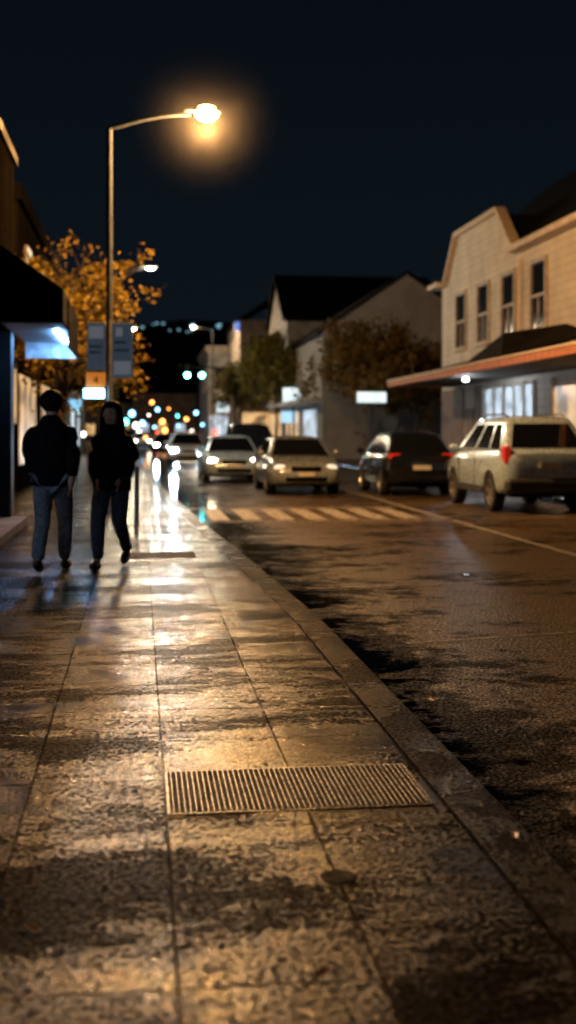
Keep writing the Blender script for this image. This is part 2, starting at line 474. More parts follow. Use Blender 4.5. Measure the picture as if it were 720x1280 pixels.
# ------------------------------------------------------------------ street lamps
def street_lamp(loc, arm, H, col, watts, elens, lab, haze=0, bulb=.08, ls=(.22,.14,.12), pm='galvd'):
    root = empty('street_lamp', loc, lab, "street lamp", "street lamps along the pavement")
    sg = 1 if arm > 0 else -1
    tube_obj('pole', [(0,0,0),(0,0,.9),(0,0,.95),(0,0,H-.3)], [.095,.09,.068,.05], M[pm], root)
    pts = []
    for i in range(9):
        t = i/8
        pts.append((arm*t*.86 if i else 0, 0, H-.3+.30*math.sin(t*math.pi/2) if i else H-.3))
    tube_obj('arm', pts, [.042-.016*i/8 for i in range(9)], M[pm], root)
    z = H+.06
    hd = empty('lamp_head', (arm,0,z), parent=root)
    V, F = [], []
    prof = [(-.36,.03,.03),(-.30,.07,.05),(-.12,.12,.075),(.08,.15,.085),(.24,.13,.07),(.32,.06,.03)]
    for (x,w,hh) in prof:
        for k in range(12):
            t = 2*math.pi*k/12
            V.append((sg*x, w*math.cos(t), hh*max(0,math.sin(t))-.005*(math.sin(t)<0)))
    for i in range(len(prof)-1):
        for k in range(12):
            a=i*12+k; b=i*12+(k+1)%12; F.append((a,b,b+12,a+12))
    F.append(tuple(range(12))); F.append(tuple(60+k for k in range(12)))
    mesh_obj('housing', V, F, M[pm], hd, smooth=True)
    ellipsoid('lens', (sg*.06,0,-.02), ls, emit('lamp_lens', col, elens), hd)
    L = bpy.data.lights.new('lamp_bulb', 'POINT'); L.energy = watts; L.color = col; L.shadow_soft_size = bulb
    lo = bpy.data.objects.new('lamp_bulb', L); lo.location = (sg*.06,0,-.04-ls[2]-bulb); link(lo, hd)
    if haze:  # haze ball added to shape a halo around the lamp head
        s = N('lamp_halo_volume'); s.n.remove(s.b)
        tc = s.new('ShaderNodeTexCoord'); ln = s.new('ShaderNodeVectorMath', operation='LENGTH'); s.l.new(tc.outputs['Object'], ln.inputs[0])
        den = s.math('MULTIPLY', s.math('POWER', s.ramp(ln.outputs['Value'], 0, haze, 1, 0), 2.4), .0085)
        vs = s.new('ShaderNodeVolumeScatter'); s.l.new(den, vs.inputs['Density']); vs.inputs['Anisotropy'].default_value = .3
        s.l.new(vs.outputs[0], s.n['Material Output'].inputs['Volume'])
        hz = ellipsoid('lamp_halo_volume', (0,0,0), (haze,haze,haze), s.m, None, 24, 14)
        hz.location = (loc[0]+arm+.04, loc[1], loc[2]+z-.15); hz["kind"] = "stuff"
        tag(hz, "ball of haze added to give the lamp a glow", "haze")
    return root
street_lamp((-.55,22,0), 1.70, 7.2, (1,.48,.145), 4500, 110, "tall grey steel street lamp with curved arm glowing orange", haze=1.8, ls=(.22,.16,.14))
street_lamp((-1.2,41.5,0), 1.5, 7.0, (1,.80,.52), 1500, 8, "tall street lamp with pale white glow beyond autumn tree", bulb=.05, ls=(.16,.10,.05), pm='galvk')
street_lamp((-2.0,66,0), 1.6, 7.0, (1,.80,.52), 1500, 8, "tall street lamp with pale white glow beyond autumn tree", bulb=.05, ls=(.16,.10,.05), pm='galvk')
street_lamp((5.95,99,0), -1.5, 10.0, (1,.74,.48), 3600, 3, "tall street lamp with warm white glow far down street", bulb=.05, ls=(.16,.10,.05), pm='galvk')

# ------------------------------------------------------------------ bus stop sign
bs = empty('bus_stop_sign', (-.55,21.6,0), "bus stop sign with blue and white panels on steel post", "sign")
tube_obj('post', [(0,0,0),(0,0,3.4)], [.03,.03], M['galv'], bs)
def panel(x0,x1,z0,z1,fm,name='panel'):
    return box(name, x0,x1,-.045,-.02,z0,z1, fm, bs, bevel=.006)
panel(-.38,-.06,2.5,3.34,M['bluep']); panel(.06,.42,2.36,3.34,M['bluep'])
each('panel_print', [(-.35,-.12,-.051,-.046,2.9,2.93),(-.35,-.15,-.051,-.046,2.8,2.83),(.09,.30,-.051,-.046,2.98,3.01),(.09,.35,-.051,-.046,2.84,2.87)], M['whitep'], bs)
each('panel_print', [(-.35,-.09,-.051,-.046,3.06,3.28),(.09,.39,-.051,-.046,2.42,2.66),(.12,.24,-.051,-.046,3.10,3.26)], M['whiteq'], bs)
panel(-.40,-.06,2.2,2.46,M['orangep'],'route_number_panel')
box('lightbox', -.44,-.08,-.10,-.0,2.0,2.17, M['signs'], bs, bevel=.01)
cu = bpy.data.curves.new('route_number','FONT'); cu.body='4'; cu.size=.19; cu.align_x='CENTER'; cu.extrude=.003
t = bpy.data.objects.new('tmp', cu); link(t); bpy.context.view_layer.update()
me = bpy.data.meshes.new_from_object(t.evaluated_get(bpy.context.evaluated_depsgraph_get())); bpy.data.objects.remove(t)
me.materials.clear(); me.materials.append(M['black'])
t = bpy.data.objects.new('route_number', me); t.location=(-.23,-.052,2.26); t.rotation_euler=(R(90),0,0); link(t,bs)
bo = lathe('bollard', [(.05,0),(.05,.02),(.035,.03),(.035,.82),(.045,.83),(.045,.87),(.02,.90)], M['galv'], n=16, loc=(-.05,18.2,0))
tag(bo, "slim grey steel bollard standing on wet pavement", "bollard")

# ------------------------------------------------------------------ buildings
def add_window(root, face, c, a0, a1, z0, z1, glass=None, sash=True):
    glass = glass or M['wglass']
    def B(p0,p1,q0,q1,r0,r1):
        if face == 'W': return (c-q1, c-q0, p0, p1, r0, r1)
        if face == 'E': return (c+q0, c+q1, p0, p1, r0, r1)
        return (p0, p1, c-q1, c-q0, r0, r1)
    w = box('window', *B(a0,a1,.004,.02,z0,z1), glass, root)
    fr = [B(a0-.10,a0+.005,.003,.07,z0-.0,z1+.0), B(a1-.005,a1+.10,.003,.07,z0,z1), B(a0-.10,a1+.10,.003,.075,z1+.002,z1+.13)]
    if sash:
        m = (z0+z1)/2
        fr.append(B(a0+.006,a1-.006,.021,.05,m-.035,m+.035))
        fr.append(B((a0+a1)/2-.022,(a0+a1)/2+.022,.0205,.045,z0,m-.036))
    boxes('frame', fr, M['frame'], w)
    boxes('sill', [B(a0-.14,a1+.14,.003,.14,z0-.10,z0-.002)], M['trim'], w)
    return w

def gable_y(root, x0,x1,y0,y1,z,h,mat,over=.35,th=.14):
    xm=(x0+x1)/2; s=h/(xm-x0); a0=x0-over; a1=x1+over; zz=z-over*s
    V=[(a0,y0-over,zz),(xm,y0-over,z+h),(a1,y0-over,zz),(a1,y0-over,zz+th),(xm,y0-over,z+h+th),(a0,y0-over,zz+th)]
    V+= [(x,y1+over,q) for (x,_,q) in V]
    F=[(0,1,4,5),(1,2,3,4),(6,11,10,7),(7,10,9,8),(0,6,7,1),(1,7,8,2),(5,4,10,11),(4,3,9,10),(0,5,11,6),(2,8,9,3)]
    return mesh_obj('roof',V,F,mat,root)
def gable_x(root, x0,x1,y0,y1,z,h,mat,over=.35,th=.14):
    ym=(y0+y1)/2; s=h/(ym-y0); a0=y0-over; a1=y1+over; zz=z-over*s
    V=[(x0-over,a0,zz),(x0-over,ym,z+h),(x0-over,a1,zz),(x0-over,a1,zz+th),(x0-over,ym,z+h+th),(x0-over,a0,zz+th)]
    V+= [(x1+over,y,q) for (_,y,q) in V]
    F=[(0,1,4,5),(1,2,3,4),(6,11,10,7),(7,10,9,8),(0,6,7,1),(1,7,8,2),(5,4,10,11),(4,3,9,10),(0,5,11,6),(2,8,9,3)]
    return mesh_obj('roof',V,F,mat,root)
def walls(root,x0,x1,y0,y1,h,mat,gy=0,gx=0):
    V,F = boxdata(x0,x1,y0,y1,-.1,h)
    if gy:
        xm=(x0+x1)/2; V+= [(xm,y0,h+gy),(xm,y1,h+gy)]
        F=[(0,3,2,1),(0,1,5,8,4),(1,2,6,5),(2,3,7,9,6),(3,0,4,7),(4,8,9,7),(8,5,6,9)]
    if gx:
        ym=(y0+y1)/2; V+= [(x0,ym,h+gx),(x1,ym,h+gx)]
        F=[(0,3,2,1),(0,1,5,4),(1,2,6,9,5),(2,3,7,6),(3,0,4,8,7),(4,5,9,8),(8,9,6,7)]
    return mesh_obj('wall',V,F,mat,root)

# --- shop house with verandah
H1 = empty('shop_house', (11,36,0), "two storey cream weatherboard shop house with orange edged verandah", "building")
def l1(y): return y-36
walls(H1,0,8.5,l1(20),l1(43),6.75,M['siding'])
hr = 3.7
V=[(.02,l1(19.6),6.76),(4.2,l1(19.6),6.76+hr),(8.8,l1(19.6),6.76),(.02,l1(43.4),6.76),(4.2,l1(43.4),6.76+hr),(8.8,l1(43.4),6.76),
   (.02,l1(19.6),6.9),(4.2,l1(19.6),6.9+hr),(8.8,l1(19.6),6.9),(.02,l1(43.4),6.9),(4.2,l1(43.4),6.9+hr),(8.8,l1(43.4),6.9)]
mesh_obj('roof',V,[(0,3,4,1),(1,4,5,2),(6,7,10,9),(7,8,11,10),(0,1,7,6),(1,2,8,7),(3,9,10,4),(4,10,11,5),(0,6,9,3),(2,5,11,8)],M['roof'],H1)
gp=[(34.3,6.60),(34.3,6.76),(35.9,8.15),(40.6,8.15),(41.9,6.76),(41.9,6.60)]
def prism(name,poly,x0,x1,mat):
    k=len(poly); V=[(x0,l1(y),z) for y,z in poly]+[(x1,l1(y),z+.003) for y,z in poly]
    return mesh_obj(name,V,[tuple(range(k)),tuple(reversed(range(k,2*k)))]+[(i,(i+1)%k,k+(i+1)%k,k+i) for i in range(k)],mat,H1)
prism('gable',gp,-.03,.10,M['siding'])
prism('gable_roof',[(34.35,6.62),(34.35,6.74),(35.92,8.13),(40.58,8.13),(41.85,6.74),(41.85,6.62)],.104,2.4,M['roof'])
V,F=[],[]
gt=[(34.0,6.62),(35.78,8.16),(40.72,8.16),(42.2,6.62)]
for (ya,za),(yb,zb) in zip(gt,gt[1:]):
    b=len(V)
    V+=[(-.20,l1(ya),za),(-.20,l1(yb),zb),(.13,l1(yb),zb),(.13,l1(ya),za),(-.20,l1(ya),za+.16),(-.20,l1(yb),zb+.16),(.13,l1(yb),zb+.16),(.13,l1(ya),za+.16)]
    F+=[tuple(i+b for i in q) for q in [(0,1,2,3),(4,7,6,5),(0,4,5,1),(1,5,6,2),(2,6,7,3),(3,7,4,0)]]
mesh_obj('gable_trim',V,F,M['trim'],H1)
each('cornice',[(-.42,-.003,l1(19.5),l1(33.98),6.62,6.80),(-.42,-.003,l1(42.22),l1(43.6),6.62,6.80)],M['trim'],H1,bevel=.02)
for yc in (40.3,37.6,34.95,32.2,26.8,24.1):
    add_window(H1,'W',0,l1(yc)-.60,l1(yc)+.60,4.3,6.1)
tube_obj('downpipe',[(-.10,l1(33.6),3.9),(-.10,l1(33.6),6.4)],[.05,.05],M['trim'],H1)
va = empty('verandah',(0,0,0),parent=H1)
y0,y1=l1(21),l1(41.2)
V=[(-2.3,y0,3.14),(0,y0,3.80),(-.0,y1,3.80),(-2.3,y1,3.14),(-2.3,y0,3.02),(0,y0,3.02),(0,y1,3.02),(-2.3,y1,3.02)]
V=[(x-.004,y,z) for x,y,z in V]
mesh_obj('verandah_roof',V,[(0,1,2,3),(4,7,6,5),(0,4,5,1),(1,5,6,2),(2,6,7,3),(3,7,4,0)],M['renderd'],va)
# small dark hipped pediment over the verandah entrance
V=[(-2.30,l1(28.3),3.22),(-2.30,l1(31.7),3.22),(-.02,l1(31.7),3.84),(-.02,l1(28.3),3.84),(-1.7,l1(30.0),3.95),(-.02,l1(30.0),4.22)]
mesh_obj('verandah_pediment',V,[(0,1,4),(0,4,5,3),(1,2,5,4),(0,3,2,1),(3,5,2)],M['roof'],va)
each('fascia',[(-2.40,-2.31,y0-.08,y1+.08,2.97,3.15),(-2.3,-.01,y1+.005,y1+.08,2.97,3.15),(-2.3,-.01,y0-.08,y0-.005,2.97,3.15)],M['orange'],va,bevel=.01)
box('fascia_trim',-2.43,-2.31,y0-.08,y1+.08,3.155,3.20,M['trim'],va)
each('shop_window',[(-.03,-.004,l1(32.6),l1(35.2),.7,2.75),(-.03,-.004,l1(35.5),l1(37.4),.7,2.75)],M['litc'],H1)
box('shop_window',-.03,-.004,l1(24),l1(31.0),.7,2.6,M['litw'],H1)
each('mullion',[(-.10,-.032,l1(y)-.05,l1(y)+.05,.6,2.85) for y in (32.5,33.4,34.3,35.35,36.3,37.45,24,26.3,28.6,31)],M['trim'],H1)
box('door',-.06,-.004,l1(38.7),l1(39.7),0,2.2,M['brown'],H1,bevel=.01)
each('wall_panel',[(-.05,-.004,l1(40),l1(42.9),0,2.9),(-.05,-.004,l1(37.7),l1(38.6),0,2.9)],M['brown'],H1)
L=bpy.data.lights.new('shop_lamp','POINT'); L.energy=60; L.color=(.80,.90,1); L.shadow_soft_size=.08
lo=bpy.data.objects.new('shop_lamp',L); lo.location=(-1.6,l1(34.0),2.7); link(lo,H1)
ellipsoid('lamp_globe',(-1.6,l1(34.0),2.93),(.09,.09,.06),emit('white_globe',(.9,.96,1),12),H1)

H2 = empty('gabled_house',(13.7,61,0),"pale gabled weatherboard house with dark tiled roof","building")
walls(H2,-4.4,4.4,0,18,6.6,M['sidingw'],gy=3.0)
gable_y(H2,-4.4,4.4,0,18,6.6,3.0,M['roof'])
for xx in (-2.8,1.6): add_window(H2,'S',0,xx,xx+1.1,3.9,5.5)
for yy in (3,8,13): add_window(H2,'W',-4.4,yy,yy+1.1,3.9,5.5)
box('shop_window',-4.43,-4.404,2,7,.6,2.6,M['litc'],H2)
box('shop_window',-4.43,-4.404,9,15,.6,2.6,M['litw'],H2)
box('canopy',-5.6,-4.41,.5,16,2.9,3.1,M['renderw'],H2,bevel=.02)
H3 = empty('dark_roof_hall',(15.5,90,0),"large hall with steep dark tiled roof","building")
walls(H3,-5.2,6,-6,6,9.4,M['render'],gx=3.7)
gable_x(H3,-5.2,6,-6,6,9.4,3.7,M['roof'])
for yy in (-4,-.5,3): add_window(H3,'W',-5.2,yy,yy+1.2,5.2,7.2)
for xx in (-4.2,-1.8): add_window(H3,'S',-6,xx,xx+1.1,5.6,7.4)
box('shop_window',-5.23,-5.204,-5,5,.6,2.8,M['litw'],H3)
H4 = empty('brick_shop_building',(11,104,0),"three storey brown shop building with blue lit sign","building")
walls(H4,-2.9,4,-6,7,10.6,M['render'])
gable_y(H4,-2.9,4,-6,7,10.6,2.3,M['roof'])
for xx in (-2.1,-.2,1.7):
    add_window(H4,'S',-6,xx,xx+1.1,4.6,6.3); add_window(H4,'S',-6,xx,xx+1.1,7.6,9.3)
for yy in (-4.4,-1,2.4):
    add_window(H4,'W',-2.9,yy,yy+1.1,4.6,6.3); add_window(H4,'W',-2.9,yy,yy+1.1,7.6,9.3)
box('sign',-3.3,-2.92,-6.1,-5.9,9.7,10.4,M['bluel'],H4)
box('shop_window',-2.7,1,-6.05,-6.01,.6,3,M['litw'],H4)
H5 = empty('white_shop_building',(8.6,122,0),"white rendered two storey shop building down the street","building")
walls(H5,-2.0,6,-5,12,9.2,M['renderw'])
box('parapet',-2.25,6.2,-5.25,12.2,9.21,9.8,M['trim'],H5)
for xx in (-1.4,.4): add_window(H5,'S',-5,xx,xx+1.0,5.6,7.6)
for yy in (-3.6,0,4): add_window(H5,'W',-2.0,yy,yy+1.0,5.6,7.6)
box('shop_window',-1.8,1.8,-5.05,-5.01,.6,3,M['litc'],H5)
H6 = empty('shop_row_building',(10.6,144,0),"low pale shop building with lit front","building")
box('wall',-.9,5,-6,6,-.1,5.2,M['renderw'],H6); box('parapet',-1.1,5.2,-6.2,6.2,5.21,5.6,M['trim'],H6)
box('shop_window',-.95,-.91,-5,5,.6,2.8,M['litw'],H6)
for i,(X,Y,w,d,hh,mt) in enumerate([(3.5,175,9,8,7,'render'),(-4,190,10,8,6,'renderw'),(12,165,8,8,8,'renderd'),(-14,178,8,8,7,'render')]):
    o = empty('distant_shop_building',(X,Y,0),"small distant shop building with lit windows at night","building","distant shop buildings")
    walls(o,-w/2,w/2,-d/2,d/2,hh,M[mt],gx=1.6); gable_x(o,-w/2,w/2,-d/2,d/2,hh,1.6,M['roof'])
    for k in range(3):
        box('window',-w/2+.8+k*2.6,-w/2+2.2+k*2.6,-d/2-.04,-d/2-.005,1.0,2.6,M['litw'] if (k+i)%2 else M['litc'],o)

# --- left near building
B1 = empty('corner_shop_building',(-1.9,12,0),"tall rendered shop building with black canopy over pavement","building")
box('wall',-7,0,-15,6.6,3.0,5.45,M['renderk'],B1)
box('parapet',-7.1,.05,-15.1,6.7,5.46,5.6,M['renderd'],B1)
box('base_step',-.2,.22,-15,6.55,.002,.13,M['renderd'],B1,bevel=.01)
each('pillar',[(-.35,0,a,b,.14,2.99) for a,b in ((6.2,6.6),(3.6,4.0),(-.5,0),(-5,-4.5))],M['blackm'],B1,bevel=.01)
each('shop_window',[(-.22,-.19,4.0,6.2,.14,2.99),(-.22,-.19,0,3.6,.14,2.99),(-.22,-.19,-14,-5,.14,2.99)],M['wglass'],B1)
each('shop_window',[(-.22,-.19,-4.5,-2.6,.6,2.6),(-.22,-.19,-2.5,-.5,.6,2.6)],M['fillwin'],B1)  # unseen lit panes added to brighten the walkers from the side
ca = empty('canopy',(0,0,0),parent=B1)
y0,y1=4.6,8.2
V=[(.003,y0,3.95),(.86,y0,3.35),(.86,y0,2.9),(.003,y0,2.9),(.003,y1,3.95),(.86,y1,3.35),(.86,y1,2.9),(.003,y1,2.9)]
mesh_obj('canopy_shell',V,[(0,1,2,3),(4,7,6,5),(0,4,5,1),(1,5,6,2),(2,6,7,3),(3,7,4,0)],M['black'],ca)
box('canopy_soffit',.02,.84,y0+.02,y1-.02,2.88,2.895,M['soffit'],ca)
box('canopy_valance',.862,.88,y0+1.0,y1,2.62,3.3,M['black'],ca)
box('end_valance',.02,.86,y1+.003,y1+.02,2.62,2.9,M['soffit'],ca)
box('light_strip',.67,.73,y0+1.0,y1-.2,2.855,2.878,M['led'],ca)
B2 = empty('dark_shop_building',(-2.9,38,0),"dark two storey shop building behind autumn tree","building")
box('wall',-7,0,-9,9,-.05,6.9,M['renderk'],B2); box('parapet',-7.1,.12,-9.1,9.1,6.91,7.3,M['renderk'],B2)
each('shop_window',[(.004,.03,-8.5,-4,.6,2.8),(.004,.03,-2,3,.6,2.8)],M['litw'],B2)
for yy in (-7,-3,1,5): add_window(B2,'E',0,yy,yy+1.1,4.4,6.0)
box('window',-.35,.0,-9.04,-9.005,1.6,3.0,M['litw'],B2)
box('canopy',.032,1.2,-8.6,8.6,2.95,3.12,M['renderk'],B2)
B3 = empty('low_shop_building',(-3.6,64,0),"low shop building with lit white windows","building")
box('wall',-7,0,-14,16,-.05,6.0,M['renderd'],B3); box('parapet',-7.1,.15,-14.1,16.1,6.01,6.4,M['renderd'],B3)
each('shop_window',[(.004,.03,-12,-6,.6,2.8),(.004,.03,0,8,.6,2.8)],M['litc'],B3)
B4 = empty('shop_building',(-6.5,105,0),"pale shop building far down the street","building")
box('wall',-7,0,-18,22,-.05,6.5,M['render'],B4); box('parapet',-7.1,.15,-18.1,22.1,6.51,6.9,M['trim'],B4)
each('shop_window',[(.004,.03,-15,-6,.6,2.8),(.004,.03,2,12,.6,2.8)],M['litw'],B4)

def lightbox(loc,w,h,zc,mat,lab):
    r = empty('lightbox_sign',loc,lab,"sign","lit signs on posts")
    box('lightbox',-w/2,w/2,-.1,.1,zc-h/2,zc+h/2,mat,r,bevel=.02)
    box('post',-.05,.05,-.05,.05,0,zc-h/2-.003,M['blackm'],r)
lightbox((9.15,47.0,0),1.15,.42,2.78,M['signw'],"lit white rectangular sign on dark post beside trees")
lightbox((8.9,69.5,0),1.25,.85,3.55,M['signw'],"lit white square sign on dark post")
lightbox((8.9,71.5,0),1.0,.7,2.3,M['signc'],"lit cyan square sign on dark post")
lightbox((-2.3,44.0,0),.4,.4,2.4,M['signc'],"lit cyan square sign on dark post")
lightbox((6.6,96,0),1.0,.8,3.4,M['signw'],"lit white rectangular sign on dark post beside trees")

ts = empty('traffic_signal',(7.1,90,0),"traffic signal mast with two green lights over road","traffic light")
tube_obj('mast',[(0,0,0),(0,0,5.6),(-.6,0,6.2),(-4.4,0,6.3)],[.11,.09,.08,.05],M['galvk'],ts)
for xx in (-2.5,-3.6):
    hd = box('signal_head',xx-.17,xx+.17,-.15,.12,5.45,6.45,M['blackm'],ts,bevel=.02)
    ellipsoid('green_lamp',(xx,-.17,5.64),(.18,.05,.18),M['green'],hd)
ts2 = empty('traffic_signal',(-2.1,78,0),"traffic signal on dark post beside road","traffic light")
tube_obj('mast',[(0,0,0),(0,0,3.2)],[.06,.05],M['blackm'],ts2)
hd = box('signal_head',-.17,.17,-.2,.1,2.6,3.6,M['blackm'],ts2,bevel=.02)
ellipsoid('green_lamp',(0,-.22,2.8),(.14,.04,.14),M['green'],hd)
random.seed(23)
cols=[emit('far_lamp_warm',(1,.36,.07),8),emit('far_lamp_cool',(.22,.58,1),9),emit('far_lamp_white',(.95,.85,.75),7),emit('far_lamp_red',(1,.06,.03),7),emit('far_lamp_teal',(.12,.85,.8),8)]
spots=[(190,503,150,0),(211,511,150,0),(186,519,140,2),(165,517,120,1),(300,508,112,2),(203,527,130,0),(178,529,140,1),(157,527,120,4),(245,516,140,1),(262,522,130,0),(222,520,160,4),(283,513,112,0),(150,545,150,3),(196,541,170,3),(253,531,120,1),(138,519,130,1),
       (206,538,165,0),(216,544,165,3),(240,538,160,2),(88,500,60,1),(104,543,75,2),(94,513,68,4),(247,546,130,3),(291,530,118,0),(174,541,120,2),
       (312,520,108,0),(325,512,104,2),(341,522,98,0),(223,532,150,1),(268,541,112,3),(233,524,150,0),(193,534,140,1),(225,546,140,2),(272,506,128,4),(197,512,155,1),(170,532,110,2),(182,547,95,0)]
for (px,py,d,ci) in spots:
    p = pt(px,py,d)
    r = empty('shop_lamp',(p.x,p.y,0),"small glowing lamp on slim post far down street","lamp","far lamps down the street")
    zt=max(p.z,.6); q=random.choice([.12,.16,.22,.30,.36])*d/140
    tube_obj('post',[(0,0,-.1),(0,0,zt-.8*q)],[.03,.03],M['blackm'],r,n=6)
    ellipsoid('globe',(0,0,zt),(q,q,q),cols[ci],r,10,6)

# ------------------------------------------------------------------ trees
def tree(name,label,loc,H,cr,cz,chz,mat,nclus,nleaf,lsz,seed,tr=.11,off=(0,0),spread=.42,nb=11,low=-.5):
    rnd = random.Random(seed)
    root = empty(name,loc,label,"tree")
    V,F=[],[]
    top=Vector((off[0]*.6,off[1]*.6,cz+chz*.35))
    tp=[Vector((0,0,0))]
    for i in range(1,7):
        t=i/6; tp.append(Vector((top.x*t+rnd.uniform(-.07,.07),top.y*t+rnd.uniform(-.07,.07),top.z*t)))
    tube(V,F,tp,[tr*(1.25 if i==0 else 1)*(1-.78*i/6) for i in range(7)],8)
    tips=[]
    for b in range(nb):
        t=rnd.uniform(.34,.98); k=t*6; i=min(5,int(k)); s=tp[i].lerp(tp[i+1],k-i)
        ang=b*2.4+rnd.uniform(-.4,.4); el=rnd.uniform(low,1.0)
        rr=cr*rnd.uniform(.55,1.0)
        e=Vector((off[0]+rr*math.cos(ang)*math.cos(el*.8),off[1]+rr*math.sin(ang)*math.cos(el*.8),cz+chz*math.sin(el)*.95))
        m=s.lerp(e,.5)+Vector((rnd.uniform(-.15,.15),rnd.uniform(-.15,.15),rnd.uniform(.05,.3)))
        r0=tr*(1-.7*t)*.62
        tube(V,F,[s,s.lerp(m,.5)+Vector((0,0,.06)),m,m.lerp(e,.6),e],[r0,r0*.8,r0*.6,r0*.38,r0*.15],5)
        tips.append(e)
        for q in range(5):
            f=rnd.uniform(.35,.95); s2=s.lerp(e,f)
            e2=s2+Vector((rnd.gauss(0,1),rnd.gauss(0,1),rnd.gauss(.3,.7))).normalized()*cr*rnd.uniform(.25,.55)
            tube(V,F,[s2,s2.lerp(e2,.5)+Vector((0,0,.04)),e2],[r0*.35,r0*.22,r0*.08],4)
            tips.append(e2); tips.append(s2.lerp(e2,.55))
    mesh_obj('trunk',V,F,M['bark'],root,smooth=True)
    V,F=[],[]
    rnd.shuffle(tips)
    for c in tips[:nclus]:
        sp=cr*spread*rnd.uniform(.3,.75); nl=int(nleaf*rnd.uniform(.3,1.6))
        for _ in range(nl):
            p=c+Vector((rnd.gauss(0,sp*.5),rnd.gauss(0,sp*.5),rnd.gauss(0,sp*.38)))
            u=Vector((rnd.gauss(0,1),rnd.gauss(0,1),rnd.gauss(0,.6))).normalized()
            w=u.cross(Vector((rnd.gauss(0,1),rnd.gauss(0,1),rnd.gauss(0,1)))).normalized()
            a=lsz*rnd.uniform(.6,1.3); bb=len(V)
            V+=[p-u*a,p+w*a*.55,p+u*a,p-w*a*.55]
            F.append((bb,bb+1,bb+2,bb+3))
    me=bpy.data.meshes.new('crown'); me.from_pydata([tuple(v) for v in V],[],F); me.materials.append(mat)
    o=bpy.data.objects.new('crown',me); link(o,root)
    return root
tree('autumn_tree',"autumn tree with golden yellow leaves beside street lamp",(-1.75,26.5,0),6.2,1.95,3.8,2.1,M['leafy'],130,50,.068,3,off=(.35,0),nb=20,spread=.32,low=-.8)
tree('autumn_tree',"autumn tree with golden yellow leaves near shop wall",(-2.2,32,0),6.2,1.8,4.1,2.0,M['leafy'],100,44,.070,9,off=(.2,0),nb=15,spread=.34)
tree('street_tree',"leafy green street tree lit by lamps at kerb",(8.3,73,0),7.5,2.7,5.2,2.4,M['leafg'],120,120,.15,21,spread=.42,nb=18)
tree('street_tree',"russet street tree beside verandah shops",(10.0,52,0),6,2.6,3.9,2.0,M['leafr'],120,110,.12,33,spread=.40,nb=18)
tree('street_tree',"russet street tree beside verandah shops",(12.6,54,0),6,2.5,4.1,1.9,M['leafr'],110,95,.12,34,spread=.40,nb=15)
tree('street_tree',"leafy green street tree lit by lamps at kerb",(7.6,92,0),7.0,2.2,4.6,2.0,M['leafg'],60,80,.14,22,spread=.5)
tree('street_tree',"dark street tree far down the pavement",(-3.2,88,0),7.0,2.4,4.6,2.0,M['leafg'],60,80,.14,25,spread=.5)

# ------------------------------------------------------------------ cars
def evaluated_mesh(o):
    dg=bpy.context.evaluated_depsgraph_get(); dg.update()
    return bpy.data.meshes.new_from_object(o.evaluated_get(dg))

def wheel(root,x,y,r,side):
    w=empty('wheel',(x,y,r),parent=root)
    wd=.11
    lathe('tyre',[(r*.62,-wd*.8),(r*.70,-wd),(r*.93,-wd),(r,-wd*.75),(r,wd*.75),(r*.93,wd),(r*.70,wd),(r*.62,wd*.8)],M['rubber'],w,n=28,axis='X')
    V,F=[],[]
    s=side; n=30
    for (rr,h) in [(r*.66,wd*.95),(r*.60,wd*.97),(r*.56,wd*.6)]:
        for k in range(n):
            t=2*math.pi*k/n; V.append((s*h,rr*math.cos(t),rr*math.sin(t)))
    for i in range(2):
        for k in range(n):
            a=i*n+k; b=i*n+(k+1)%n; F.append((a,b,b+n,a+n))
    for q in range(5):
        t=2*math.pi*q/5+.3; b=len(V)
        c,sn=math.cos(t),math.sin(t)
        def P(rad,off,h): return (s*h, rad*c-off*sn, rad*sn+off*c)
        V+=[P(.02,-.035,wd*.9),P(.02,.035,wd*.9),P(r*.58,.045,wd*.85),P(r*.58,-.045,wd*.85),P(.02,-.035,wd*.6),P(.02,.035,wd*.6),P(r*.58,.045,wd*.55),P(r*.58,-.045,wd*.55)]
        F+=[tuple(i+b for i in qd) for qd in [(0,1,2,3),(4,7,6,5),(0,4,5,1),(1,5,6,2),(2,6,7,3),(3,7,4,0)]]
    mesh_obj('rim',V,F,M['rim'],w)

